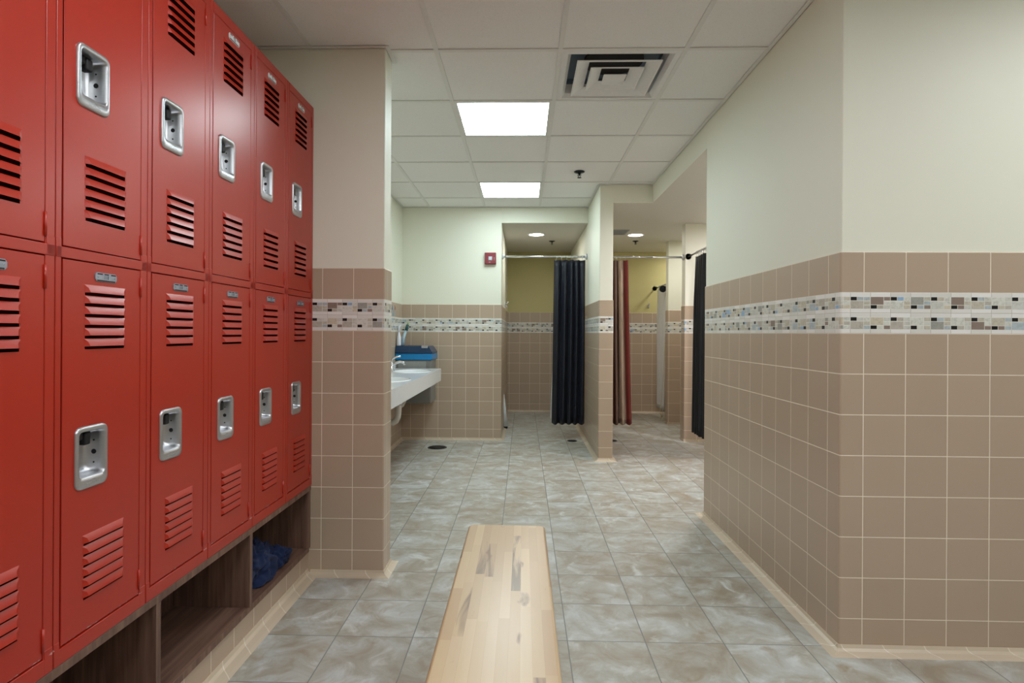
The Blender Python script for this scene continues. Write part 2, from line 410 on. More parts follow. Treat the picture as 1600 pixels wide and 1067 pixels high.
# cove base strips along the tiled walls (own joints every 6 in)
def cove_mat():
    n = NT('buff cove base tile'); g = n.pos(); P = n.sep(g.outputs['Position'])
    s = n.M('DIVIDE', n.M('ADD', P[0], P[1]), .1524); f = n.M('FRACT', s)
    d = n.M('MINIMUM', f, n.M('SUBTRACT', 1.0, f)); j = n.M('LESS_THAN', d, .012)
    r = n.wn(n.comb(n.M('FLOOR', s), 0.0, 0.0))
    n.base(n.mix(j, n.mix(r, rgb(194,178,156), rgb(204,190,170)), rgb(224,216,202))); n.rough(.35); return n.m
M_COVE = cove_mat()
def cove(name, pts, sides, h=.026, w=.045):
    """pts: polyline of the wall line; sides: left/right offset sign (+1 = to the left of travel)"""
    n = len(pts); out = []
    for i, p in enumerate(pts):
        p = Vector((p[0], p[1])); ns = []
        if i > 0: d = (p-Vector(pts[i-1])).normalized(); ns.append(Vector((-d.y, d.x))*sides)
        if i < n-1: d = (Vector(pts[i+1])-p).normalized(); ns.append(Vector((-d.y, d.x))*sides)
        m = ns[0] if len(ns) == 1 else (ns[0]+ns[1])/(1+ns[0].dot(ns[1]))
        out.append(m)
    prof = [(-.004, h), (.002, h), (.006, h*.55), (.016, h*.28), (w*.72, h*.16), (w, .0), (-.004, 0)]
    mb = MB()
    rings = [[(pts[i][0]+out[i].x*o, pts[i][1]+out[i].y*o, z) for o, z in prof] for i in range(n)]
    mb.loft(rings, True, True, True, smooth=False)
    return mb.build(name, M_COVE, kind='structure')
cove('baseboard_right', [(4.0, 2.160), (1.186, 2.160), (1.186, 3.755), (2.95, 3.755)], 1)
cove('baseboard_left_wing', [(-1.03, 2.744), (-.673, 2.744), (-.673, 2.892), (-1.34, 2.892), (-1.34, 6.257), (-.237, 6.257), (-.237, 8.55), (.700, 8.55), (.700, 5.300), (.837, 5.300), (.837, 8.55), (2.95, 8.55)], -1, w=.035)
cove('baseboard_right_wing', [(2.95, 6.300), (1.770, 6.300), (1.770, 6.440), (2.95, 6.440)], -1, w=.035)
cove('baseboard_rear_wing', [(2.95, 7.50), (1.892, 7.50), (1.892, 7.64), (2.95, 7.64)], -1, w=.03)
# tiled plinth that carries the cubbies, with its cove
mb = MB(); mb.box(-1.345, -1.045, -1.6, 2.744, 0, .112); mb.build('baseboard_left_plinth', tile_mat('tan plinth tile', 0, 2.65), kind='structure')
cove('baseboard_left', [(-1.045, -1.6), (-1.045, 2.744)], -1, h=.03, w=.055)

# ------------------------------------------------------------------ lockers
XL = -1.028; LW = .3048; Z0 = .4375; ZTOP = 2.274
def make_locker():
    """double-tier steel locker; local origin at the left seam of the face, floor level"""
    root = thing('locker', (XL, 0, Z0), '', 'locker')
    X = XL
    y0, y1 = 0.0008, LW-.0008
    dl, dr = .0225, .2765
    fr = MB()
    # carcass sides, top, back, bottom, mid shelf
    D = .300
    fr.box(X-D, X-.0225, y0, y0+.001, Z0, ZTOP); fr.box(X-D, X-.0225, y1-.001, y1, Z0, ZTOP)
    fr.box(X-D, X-.001, y0, y1, ZTOP-.0015, ZTOP); fr.box(X-D, X-.001, y0, y1, Z0, Z0+.0015); fr.box(X-D, X-D+.001, y0, y1, Z0, ZTOP)
    fr.box(X-D, X-.022, y0, y1, 1.357, 1.359)
    # stiles with a rolled outer edge
    for a, b in ((y0, dl-.0055), (dr+.002, y1)):
        fr.box(X-.024, X, a, b, Z0, ZTOP, .0014, 2)
    fr.box(X-.024, X, dl-.003, dr+.003, ZTOP-.034, ZTOP, .0014, 2)
    fr.box(X-.024, X+.0012, y0+.001, y1-.001, Z0, .473, .0014, 2)
    for a, b in ((y0+.001, dl-.0065), (dr+.0045, y1-.001)): fr.box(X-.004, X+.0014, a, b, Z0+.002, .490, .001, 1)
    # middle rail laps the stiles and carries two raised tabs
    fr.box(X-.024, X+.0014, y0+.001, y1-.001, 1.3455, 1.370, .0014, 2)
    for a, b in ((y0+.001, dl-.0065), (dr+.0045, y1-.001)): fr.box(X-.004, X+.0014, a, b, 1.3465, 1.387, .001, 1)
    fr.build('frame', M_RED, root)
    for tier, (a, b, plz, g1, g2, pz) in enumerate(((.4775, 1.3425, 1.3125, 1.1425, .553, .884), (1.3735, 2.2375, 2.212, 2.0425, 1.4445, 1.7775))):
        d = MB(); xf = X-.0005
        ly0, ly1 = .082, .221; LP = .0254
        pw, ph = .101, .147; py = .1065
        holes = []
        for g in (g1, g2):
            for k in range(6): holes.append((ly0+.004, ly1-.004, g+k*LP-.0040, g+k*LP+.0175))
        holes.append((py-pw/2+.006, py+pw/2-.006, pz-ph/2+.006, pz+ph/2-.006))
        ys = sorted({dl, dr} | {h[0] for h in holes} | {h[1] for h in holes}); zs = sorted({a, b} | {h[2] for h in holes} | {h[3] for h in holes})
        vg = {(i, j): d.v((xf, y, z)) for i, y in enumerate(ys) for j, z in enumerate(zs)}
        for i in range(len(ys)-1):
            for j in range(len(zs)-1):
                cy, cz = (ys[i]+ys[i+1])/2, (zs[j]+zs[j+1])/2
                if any(h[0] < cy < h[1] and h[2] < cz < h[3] for h in holes): continue
                d.face([vg[i, j], vg[i+1, j], vg[i+1, j+1], vg[i, j+1]])
        # folded returns round the edge of the door skin
        e = .0025
        ring = lambda x, o: [(x, dl+o, a+o), (x, dr-o, a+o), (x, dr-o, b-o), (x, dl+o, b-o)]
        d.loft([ring(xf, 0), ring(xf-.001, -.0008), ring(xf-.018, -.0008)], True, smooth=False)
        # louvres pressed outwards, open underneath
        for g in (g1, g2):
            for k in range(6):
                z = g+k*LP; p = .0072
                T = [(xf, ly0, z+.0215), (xf, ly1, z+.0215)]
                m1 = [(xf+p*.55, ly0+.010, z+.0135), (xf+p*.55, ly1-.010, z+.0135)]
                Bm = [(xf+p, ly0+.013, z+.0032), (xf+p, ly1-.013, z+.0032)]
                Bl = [(xf+.0002, ly0, z+.0022), (xf+.0002, ly1, z+.0022)]
                L = [(xf+.0003, ly0+.001, z+.0135), (xf+.0003, ly1-.001, z+.0135)]
                d.loft([[T[0], T[1]], [m1[0], m1[1]], [Bm[0], Bm[1]]], closed=False)
                for s in (0, 1):
                    q = [d.v(T[s]), d.v(m1[s]), d.v(L[s])]; d.face(q, True)
                    d.quad(L[s], m1[s], Bm[s], Bl[s], True)
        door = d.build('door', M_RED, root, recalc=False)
        # recessed pull cup: flange, cup walls and back
        h = MB(); R = rrect
        def rr(w, hh, r, x, dz=0, dy=0): return [(x, py+dy+u, pz+dz+v) for u, v in R(w, hh, r, 5)]
        iw, ih, idz = pw-.022, ph-.040, .0075
        h.loft([rr(pw, ph, .017, xf+.0002), rr(pw-.001, ph-.001, .017, xf+.0035), rr(pw-.005, ph-.005, .015, xf+.0052), rr(iw+.004, ih+.004, .012, xf+.0052, idz),
                rr(iw, ih, .010, xf+.0032, idz), rr(iw-.004, ih-.004, .009, xf-.010, idz), rr(iw-.012, ih-.012, .008, xf-.034, idz), rr(iw-.030, ih-.026, .012, xf-.040, idz)], True, False, True)
        hd = h.build('recessed_handle', M_STEEL, door)
        for f in hd.data.polygons: f.use_smooth = True
        # latch finger and lock holes inside the cup
        l = MB(); l.box(xf-.039, xf-.016, py-.030, py+.022, pz+ih/2+idz-.024, pz+ih/2+idz-.004, .004, 2)
        l.box(xf-.034, xf-.012, py-.004, py+.016, pz+ih/2+idz-.036, pz+ih/2+idz-.006, .004, 2)
        l.build('latch', M_BLACK, hd)
        for zz, rr_ in ((-.004, .0085), (.024, .003), (-.030, .003)):
            k = MB(); k.lathe((xf-.0402, py-.002, pz+idz+zz), [(rr_, 0), (rr_, .0012)], 14, 'x'); k.build('lock_hole', M_BLACK, hd)
            k = MB(); k.lathe((xf-.020, py+iw/2-.0035, pz+idz+zz), [(rr_*.7, -.0012), (rr_*.7, 0)], 14, 'y'); k.build('lock_hole', M_BLACK, hd)
        # pressed maker's mark on the lower flange: worn and unreadable in the photo, a small relief only
        k = MB()
        for s in range(7): 
            yy = py-.018+s*.006; k.box(xf+.0050, xf+.0058, yy, yy+.0032, pz-ph/2+.0085, pz-ph/2+.0125+.002*(s % 2), .0003, 1)
        k.tube([(xf+.0053, py-.008, pz-ph/2+.018), (xf+.0053, py, pz-ph/2+.0215), (xf+.0053, py+.008, pz-ph/2+.018)], .0007, 6)
        k.build('pressed_mark', M_STEEL, hd)
        # number plate
        yc, w2, h2 = .1515, .0365, .0110
        octo = lambda s, x: [(x, yc+u*w2*s, plz+v*h2*s) for u, v in ((-1,-.5),(-.86,-1),(.86,-1),(1,-.5),(1,.5),(.86,1),(-.86,1),(-1,.5))]
        k = MB(); k.loft([octo(1, xf), octo(1, xf+.0016), octo(.94, xf+.0024)], True, False, True, smooth=False)
        plate = k.build('number_plate', [M_PLATE, M_PLATEW][tier], door)
        k = MB()
        for u0, u1 in ((-.82, -.36), (-.18, .20), (.42, .86)): k.box(xf+.0022, xf+.0027, yc+u0*w2, yc+u1*w2, plz+h2*.52, plz+h2*.80)
        k.box(xf+.0022, xf+.0027, yc-.84*w2, yc+.80*w2, plz-h2*.90, plz-h2*.62)
        k.build('plate_slots', M_BLACK, plate)
        for s in (-1, 1):
            k = MB(); k.lathe((xf+.0024, yc+s*w2*.76, plz), [(.0017, 0), (.0017, .0006), (.0008, .0012)], 10, 'x'); k.build('rivet', M_CHROME, plate)
        k = MB()
        for s, wd in ((-.17, .0014), (-.03, .0014), (.09, .0038)): k.box(xf+.0022, xf+.0026, yc+s*w2, yc+s*w2+wd, plz-h2*.42, plz+h2*.40)
        k.build('plate_digits', M_INK, plate)
        # hinge knuckles on the right edge
        for hz in (a+.012, b-.070):
            k = MB(); k.tube([(xf+.0012, dr+.0012, hz), (xf+.0012, dr+.0012, hz+.052)], .0032, 10)
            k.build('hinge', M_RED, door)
    return root
def copy_tree(o, parent=None):
    c = o.copy(); C.objects.link(c)
    if parent is not None: c.parent = parent
    for ch in [x for x in bpy.data.objects if x.parent == o]: copy_tree(ch, c)
    return c
loc_labels = [
    'red double-tier locker cut off by the left edge of the photo',
    'red double-tier locker, first fully visible door pair, nearest to the camera',
    'red double-tier locker second from the photo-left whose handles show whole, above a cubby divider',
    'red double-tier locker in mid row with the bright ceiling light glare on its upper door',
    'red double-tier locker next to last before the tiled pillar',
    'red double-tier locker at the far end of the row touching the tiled pillar']
loc_labels[2] = 'red double-tier locker third from the left, just before the one with ceiling light glare'
proto = make_locker()
for i in range(6):
    o = proto if i == 0 else copy_tree(proto)
    o.location.y = 1.2205 + (i-1)*.3050
    o['label'] = loc_labels[i]; o['group'] = 'red lockers in a row along the left wall'
# closing side panel at the pillar is the last locker's own side

# ------------------------------------------------------------------ cubby base under the lockers
cb = thing('cubby_bench_cabinet', (-1.19, .6, .112), 'dark walnut open cubby cabinet running under the red lockers', 'cabinet')
YN, YF = -.05, 2.738
MB().box(-1.332, XL+.001, YN, YF, .4140, .4365, .0008, 1).build('top_board', M_WOOD, cb)
MB().box(-1.332, XL-.008, YN, YF, .1120, .1360, .0008, 1).build('bottom_board', M_WOOD, cb)
MB().box(-1.334, -1.326, YN, YF, .1360, .4140).build('back_panel', M_WOOD, cb)
for y in (.475, 1.025, 1.575, 2.125): MB().box(-1.326, XL-.001, y, y+.021, .1360, .4140, .0008, 1).build('divider', M_WOOD, cb)
for y in (YN, YF-.021): MB().box(-1.326, XL-.001, y, y+.021, .1360, .4140, .0008, 1).build('end_panel', M_WOOD, cb)

# ------------------------------------------------------------------ crumpled blue garment in the last cubby
def cloth_heap(name, cx, cy, z0, sx, sy, sz, mat, seed=1):
    mb = MB(); bm = mb.bm
    bmesh.ops.create_icosphere(bm, subdivisions=6, radius=1)
    for v in bm.verts:
        d = v.co.normalized(); p = d*1.5+Vector((seed, seed*2, 0))
        q = noise.noise(p*1.2+Vector((4,4,4))); q2 = noise.noise(p*2.6)
        r = 1.0 + .30*noise.noise(p*.8) + .15*math.cos(q*6.5) + .05*math.cos(q2*5)
        r *= .86
        x, y, z = d.x*r, d.y*r, d.z*r
        zz = (z+.42)*sz/1.2
        v.co = (cx+x*sx, cy+y*sy, z0+max(.002+.004*noise.noise(p*5)**2, zz))
    for f in bm.faces: f.smooth = True
    return mb.build(name, mat)
def fabric(name, col, rough=.9, sc=900):
    n = NT(name); g = n.n('ShaderNodeTexCoord'); f = n.noise(g.outputs['Object'], sc, 2); b = n.noise(g.outputs['Object'], 9, 3)
    n.base(n.mix(b, tuple(c*.8 for c in col[:3]), tuple(min(1, c*1.2) for c in col[:3]))); n.rough(rough); n.bump(f, .2, .0006)
    n.p.inputs['Sheen Weight'].default_value = .04; return n.m
heap = cloth_heap('folded_garment', -1.165, 2.345, .138, .118, .178, .150, fabric('navy blue cotton', (.003,.014,.065)), 3)
tag(heap, 'crumpled navy blue garment lying in the last open cubby by the pillar', 'clothing')
tl = MB(); bmesh.ops.create_icosphere(tl.bm, subdivisions=5, radius=1)
for v in tl.bm.verts:
    d = v.co.normalized(); p = d*1.7+Vector((9, 2, 5)); r = .95+.28*noise.noise(p)+.12*math.cos(noise.noise(p*1.4)*9)
    v.co = (-1.105+d.x*r*.055, 2.515+d.y*r*.075, .138+max(.002, (d.z*r+.62)*.052))
for f in tl.bm.faces: f.smooth = True
sl = tl.build('sleeve', heap.data.materials[0]); sl.parent = heap

# ------------------------------------------------------------------ wooden bench
bn = thing('locker_room_bench', (-.061, 1.05, 0), 'long varnished butcher-block wooden bench standing on the tiled floor', 'bench')
BW, BY0, BY1, BZ = .305, -.16, 2.285, .413
def bench_top():
    mb = MB(); cx = -.061; w, L = BW, BY1-BY0; cy = (BY0+BY1)/2
    def ring(ins, z): return [(x, y, z) for x, y in rrect(w-2*ins, L-2*ins, max(.006, .030-ins), 8, cx, cy)]
    rr = []
    r = .009
    for k in range(5): t = PI/2*k/4; rr.append(ring(r*(1-math.sin(t)), BZ-.034+r*(1-math.cos(t))))
    for k in range(5): t = PI/2*k/4; rr.append(ring(r*(1-math.cos(t)), BZ-r+r*math.sin(t)))
    mb.loft(rr, True, True, True)
    o = mb.build('seat', M_BENCH, bn)
    for f in o.data.polygons: f.use_smooth = len(f.vertices) == 4
    return o
bench_top()
M_PED = simple('grey powder coated steel', (.25,.25,.26), .4, .3)
for y in (.25, 1.80):
    k = MB(); k.lathe((-.061, y, 0), [(.085, 0), (.085, .006), (.040, .012), (.026, .02), (.026, .355), (.04, .362), (.04, .372)], 28)
    k.box(-.061-.10, -.061+.10, y-.045, y+.045, .372, .379)
    k.build('pedestal', M_PED, bn)

# ------------------------------------------------------------------ ceiling fixtures
def emis(name, col, st):
    n = NT(name); g = n.pos(); f = n.noise(g.outputs['Position'], 300, 2)
    n.base((.8,.8,.8)); n.p.inputs['Emission Color'].default_value = c4(col); n.p.inputs['Emission Strength'].default_value = st
    n.rough(n.fmix(f, .5, .6)); return n.m
E_COOL = emis('cool light diffuser', (.80, .97, 1.0), 13.0)
E_FILL = emis('neutral fill light diffuser', (.93, .98, 1.0), 13.0)
E_DOWN = emis('downlight lens', (1.0, .98, .92), 75.0)
llab = {(0, 1): 'large square flush ceiling light, the nearer of the two in view', (0, 4): 'smaller-looking far square flush ceiling light in front of the fire strobe wall'}
for c in sorted(light_cells):
    x0, y0 = GX0+c[0]*GP+hw, GY0+c[1]*GP+hw; x1, y1 = x0+GP-2*hw, y0+GP-2*hw
    t = thing('ceiling_light', ((x0+x1)/2, (y0+y1)/2, CZ), llab.get(c, 'unseen square ceiling light added as fill over the locker area behind the camera'), 'light', 'square flush ceiling lights')
    k = MB(); b = .016
    for a in ((x0, x1, y0, y0+b), (x0, x1, y1-b, y1), (x0, x0+b, y0+b, y1-b), (x1-b, x1, y0+b, y1-b)): k.box(a[0], a[1], a[2], a[3], CZ-.001, CZ+.02)
    k.box(x0, x1, y0, y1, CZ+.03, CZ+.09)
    k.build('frame', M_GRID, t)
    k = MB(); k.box(x0+b, x1-b, y0+b, y1-b, CZ+.004, CZ+.012); k.build('diffuser', E_COOL if c[1] >= 0 else E_FILL, t)
# air vent
x0, y0 = GX0+vent_cell[0]*GP+hw, GY0+vent_cell[1]*GP+hw; VS = GP-2*hw; vx, vy = x0+VS/2, y0+VS/2
t = thing('ceiling_vent', (vx, vy, CZ), 'white square stepped air diffuser set in the ceiling grid', 'vent')
sq = lambda h, z: [(vx-h, vy-h, z), (vx+h, vy-h, z), (vx+h, vy+h, z), (vx-h, vy+h, z)]
k = MB(); k.loft([sq(VS/2, CZ+.016), sq(VS/2, CZ), sq(.264, CZ-.002), sq(.246, CZ+.020), sq(.240, CZ+.07)], True, smooth=False); k.build('frame', M_WHITE, t)
k = MB(); k.loft([sq(.240, CZ+.07), sq(.240, CZ+.10)], True, False, True, smooth=False); k.build('duct_box', M_DUCT if 'M_DUCT' in globals() else simple('dark blue grey duct lining', (.16,.21,.27), .6), t)
k = MB(); k.lathe((vx, vy, CZ+.085), [(.16, 0), (.16, .012)], 32); k.build('duct_opening', M_BLACK, t)
for hb, ht, zb, zt in ((.214, .146, -.012, .014), (.138, .074, -.012, .014)):
    k = MB(); k.loft([sq(hb, CZ+zb+.004), sq(hb, CZ+zb), sq(hb-.008, CZ+zb), sq(ht, CZ+zt)], True, smooth=False)
    o = k.build('louvre_ring', M_WHITE, t); md = o.modifiers.new('thick', 'SOLIDIFY'); md.thickness = .002
k = MB(); k.loft([sq(.060, CZ-.010), sq(.060, CZ-.013), sq(.040, CZ-.015)], True, True, True, smooth=False); k.build('centre_plate', M_WHITE, t)

E_HALL = emis('bright downlight lens', (1.0, .96, .97), 230.0)
def downlight(x, y, z, label, lens=None):
    t = thing('recessed_downlight', (x, y, z), label, 'light', 'round recessed shower lights')
    k = MB(); k.lathe((x, y, z), [(.112, 0), (.110, -.005), (.092, -.007), (.086, -.002), (.084, .0)], 40); k.build('trim_ring', M_WHITE, t)
    k = MB(); k.lathe((x, y, z), [(.085, -.001), (.06, -.0035), (.0, -.005)], 40); k.build('lens', lens or E_DOWN, t)
downlight(.154, 7.0, SZ, 'round recessed light in the ceiling of the left shower')
downlight(1.371, 7.02, SZ, 'round recessed light in the ceiling of the right shower')
downlight(1.60, 4.55, SZ, 'unseen round light added in the lowered ceiling behind the right wall corner to brighten the wing wall', E_HALL)  # hidden lamp, added to light up the wing wall face
downlight(2.42, 5.35, SZ, 'round recessed light of the side stall behind the black curtain', E_HALL)
downlight(2.42, 7.0, SZ, 'round recessed light of the rear side stall')
downlight(2.42, 8.1, SZ, 'round recessed light of the stall behind the white curtain')

M_SPR = simple('dark bronze sprinkler metal', (.02,.025,.03), .35, .8)
def sprinkler(x, y, z, label, s=1.0):
    t = thing('sprinkler_head', (x, y, z), label, 'sprinkler', 'fire sprinkler heads on the ceilings')
    k = MB(); k.lathe((x, y, z), [(.040*s, 0), (.038*s, -.005), (.018*s, -.012), (.010*s, -.014)], 24); k.build('escutcheon', M_SPR, t)
    k = MB(); k.lathe((x, y, z), [(.007*s, -.012), (.006*s, -.034)], 10)
    for sg in (-1, 1): k.tube([(x+sg*.007*s, y, z-.014), (x+sg*.012*s, y, z-.026*s), (x+sg*.003*s, y, z-.042*s)], .0022*s, 6)
    k.build('yoke', M_SPR, t)
    k = MB(); k.lathe((x, y, z), [(.004, -.041*s), (.0155*s, -.043*s), (.0155*s, -.0455*s), (.004, -.046*s)], 16); k.build('deflector', M_SPR, t)
sprinkler(.472, 4.88, CZ-.001, 'dark fire sprinkler head under the white ceiling tiles, nearest one', 1.15)
sprinkler(.372, 7.50, SZ, 'dark fire sprinkler head behind the left shower light')
sprinkler(1.462, 7.48, SZ, 'dark fire sprinkler head behind the right shower light')
# exhaust grille beside the right shower light
t = thing('exhaust_grille', (1.10, 6.83, SZ), 'grey flat exhaust grille in the right shower ceiling beside the light', 'vent')
k = MB(); k.box(.93, 1.235, 6.66, 6.98, SZ-.008, SZ, .002, 1); k.build('frame', simple('grey grille plastic', (.33,.34,.36), .6), t)
k = MB()
for j in range(9): k.box(.95, 1.215, 6.69+j*.032, 6.70+j*.032, SZ-.0105, SZ-.007)
k.build('slats', simple('grey grille slats', (.25,.26,.28), .6), t)

# ------------------------------------------------------------------ curtain rods and curtains
ZR = 2.035
M_FLANGE = simple('pale satin flange', (.60,.62,.66), .35, .35)
def rod(name_label, p0, p1, zr=ZR, r=.0125, fl=.034):
    p0 = Vector((*p0, zr)); p1 = Vector((*p1, zr)); d = (p1-p0).normalized(); ax = 'x' if abs(d.x) > .5 else 'y'
    t = thing('curtain_rod', p0, name_label, 'curtain rod', 'shower curtain rods')
    MB().tube([p0, p1], r, 16).build('tube', M_CHROME, t)
    for p, s in ((p0, 1), (p1, -1)):
        k = MB(); k.lathe(p, [(fl, 0), (fl, s*.006), (fl*.72, s*.014), (r*1.25, s*.022)], 24, ax); k.build('wall_flange', M_FLANGE, t)
    return t
rod('chrome curtain rod across the left shower opening holding the plain black curtain', (-.243+.006, 6.34), (.706-.006, 6.34))
rod('chrome curtain rod across the right shower opening holding the striped curtain', (.837-.006, 6.37), (1.770+.006, 6.37))
rod('curtain rod running towards the camera from a round flange on the pale wall', (1.812, 6.306), (1.812, 3.749))
rod('curtain rod of the rear stall holding the white curtain, mostly hidden', (1.96, 8.556), (1.96, 7.634), zr=1.86)

def curtain(label, axis, c, a0, a1, zt, zb, folds, amp, mat, flare=1.06, ring=True, seed=0, shift=0.0, ny=26, zr=ZR, uvw=True, anchor=None, name='shower_curtain', th=.002):
    """pleated cloth hung from a0..a1 along an axis ('x' or 'y') at cross position c"""
    t = thing(name, ((a0+a1)/2 if axis == 'x' else c, c if axis == 'x' else (a0+a1)/2, zt), label, 'shower curtain')
    mb = MB(); nx = folds*14; uv = mb.bm.loops.layers.uv.new('UVMap'); rnd = random.Random(seed)
    ph = [rnd.uniform(-.6, .6) for _ in range(folds+2)]; am = [rnd.uniform(.6, 1.2) for _ in range(folds+2)]
    rows = []; uvs = {}
    anc = (a0+a1)/2 if anchor is None else anchor
    for j in range(ny+1):
        tz = j/ny; z = zt+(zb-zt)*tz; row = []
        k = 1+(flare-1)*tz
        for i in range(nx+1):
            s = i/nx; fi = s*folds; ii = int(fi)
            A = amp*(am[ii]*(1-(fi-ii))+am[ii+1]*(fi-ii))*(.45+.55*min(1, tz*4)); p = ph[ii]*(1-(fi-ii))+ph[ii+1]*(fi-ii)
            off = A*math.sin(2*PI*fi+p*1.5+.25*math.sin(tz*5+seed)) + .3*A*math.sin(4*PI*fi+p+tz*2)
            a = a0+(a1-a0)*s+.25*(a1-a0)/folds*math.sin(2*PI*fi*1.0+1.3+p)*.35
            a = anc+(a-anc)*k
            dz = (-.008*abs(math.sin(PI*fi)) if j == 0 else 0) + (.006*math.sin(2*PI*fi+1) if j == ny else 0)
            co = (a, c+off+shift*tz, z+dz) if axis == 'x' else (c+off+shift*tz, a, z+dz)
            v = mb.v(co); uvs[v] = (s, tz); row.append(v)
        rows.append(row)
    for j in range(ny):
        for i in range(nx):
            f = mb.face([rows[j][i], rows[j][i+1], rows[j+1][i+1], rows[j+1][i]], True)
            for lp in f.loops: lp[uv].uv = uvs[lp.vert]
    o = mb.build('cloth', mat, t, recalc=False)
    md = o.modifiers.new('thick', 'SOLIDIFY'); md.thickness = th; md.offset = 0
    if ring:
        n = folds+1
        for q in range(n):
            a = a0+(a1-a0)*(q+.5)/n; pts = []
            for w in range(17):
                an = 2*PI*w/16; rad = .021
                cr, zz = math.cos(an)*rad, zr-.008+math.sin(an)*(rad+.002)
                pts.append((a+.002*math.sin(w), c+cr, zz) if axis == 'x' else (c+cr, a+.002*math.sin(w), zz))
            MB().tube(pts, .0018, 6, cap=False).build('curtain_ring', M_CHROME, t)
    return t
M_NAVY = fabric('black navy curtain cloth', (.004,.006,.015), .55, 500)
M_LINER = simple('white vinyl liner', (.74,.76,.78), .4, 0, .03)
c1 = curtain('plain black navy pleated curtain drawn to the right side of the left shower', 'x', 6.34, .335, .680, 2.000, .175, 5, .034, M_NAVY, 1.05, seed=2, anchor=.69)
k = MB(); k.loft([[(.360, 6.382, 2.0), (.42, 6.384, 2.0)], [(.335, 6.388, .9), (.42, 6.388, .9)], [(.305, 6.395, .215), (.42, 6.395, .215)]], closed=False); lo = k.build('liner', M_LINER, c1, recalc=False)
lo.modifiers.new('t', 'SOLIDIFY').thickness = .001; lo['label'] = 'white inner liner'
c2 = curtain('striped brown, tan and maroon pleated curtain at the left of the right shower', 'x', 6.37, .855, 1.160, 2.005, .175, 5, .030, stripe_cloth(), 1.17, seed=5, anchor=.855)
c3 = curtain('plain black curtain seen edge-on beside the near right wall corner', 'y', 1.812, 5.42, 6.02, 2.000, .16, 7, .028, fabric('black curtain cloth', (.006,.008,.012), .7, 500), 1.03, seed=8, shift=-.02)
k = MB(); k.loft([[(1.848, 5.45, 1.98), (1.848, 6.00, 1.98)], [(1.835, 5.43, .20), (1.835, 6.13, .20)]], closed=False); lo = k.build('liner', M_LINER, c3, recalc=False)
lo.modifiers.new('t', 'SOLIDIFY').thickness = .001; lo['label'] = 'white inner liner'
c4_ = curtain('white curtain hanging beyond the narrow far wing wall of the right shower room', 'y', 1.96, 7.70, 8.34, 1.83, .12, 6, .012, M_LINER, 1.0, seed=3, zr=1.86)
k = MB(); M_CR = simple('cream cloth', (.62,.55,.40), .8)
k.loft([[(1.925, 7.74, 1.15), (1.93, 7.80, 1.15)], [(1.905, 7.735, .75), (1.925, 7.83, .75)], [(1.875, 7.73, .35), (1.905, 7.86, .35)], [(1.850, 7.725, .12), (1.890, 7.90, .10)], [(1.86, 7.70, .03), (1.91, 7.84, .05)]], closed=False)
o = k.build('trailing_hem', M_CR, c4_, recalc=False); o.modifiers.new('t', 'SOLIDIFY').thickness = .004; o['label'] = 'cream gathered edge of the white curtain'
# shower head in front of the white curtain
t = thing('wall_shower', (1.905, 7.64, 1.80), 'dark round shower head poking out in front of the white curtain', 'shower head')
SX, SY, SZZ = 1.895, 7.80, 1.795
MB().lathe((SX, SY, SZZ), [(.016, .03), (.024, .015), (.045, .004), (.047, -.012), (.040, -.016)], 24, 'y').build('spray_face', M_SPR, t)
MB().tube([(SX, SY+.025, SZZ), (SX+.004, SY-.05, SZZ+.012), (SX+.006, 7.640, SZZ+.016)], .010, 10).build('arm', M_SPR, t)
# robe hooks
def hook(x, y, z, nx, ny, label):
    t = thing('robe_hook', (x, y, z), label, 'hook', 'robe hooks in the showers')
    k = MB(); k.box(x-(.004 if nx else .011), x+(.004 if nx else .011), y-(.004 if ny else .011), y+(.004 if ny else .011), z-.03, z+.03, .002, 1); k.build('plate', M_STEEL, t)
    k = MB()
    k.tube([(x, y, z+.008), (x+nx*.03, y+ny*.03, z+.012), (x+nx*.045, y+ny*.045, z+.045)], .0055, 8)
    k.tube([(x, y, z-.008), (x+nx*.022, y+ny*.022, z-.03), (x+nx*.035, y+ny*.035, z-.018)], .005, 8)
    k.build('prongs', M_STEEL, t)
hook(-.239, 7.35, 1.545, 1, 0, 'small metal robe hook on the left side wall of the left shower')
hook(1.868, 8.546, 1.60, 0, -1, 'small metal robe hook on the back wall of the right shower')
hook(2.07, 6.302, 1.655, 0, -1, 'small metal robe hook on the pale wall beside the black edge-on curtain')
# white wedge at the left jamb of the left shower
k = MB(); k.loft([[(-.236, 7.05, .42), (-.236, 7.10, .42), (-.233, 7.10, .42), (-.233, 7.05, .42)], [(-.236, 7.02, .22), (-.236, 7.13, .22), (-.205, 7.12, .22), (-.205, 7.03, .22)], [(-.236, 7.0, .03), (-.236, 7.15, .03), (-.185, 7.14, .03), (-.185, 7.01, .03)]], True, True, True)
t = thing('corner_stand', (-.21, 7.07, 0), 'slim white tapering object with a dark foot at the left jamb of the left shower', 'stand')
k.build('body', M_LINER, t); MB().box(-.236, -.188, 7.02, 7.13, 0, .03, .003, 1).build('foot', M_BLACK, t)

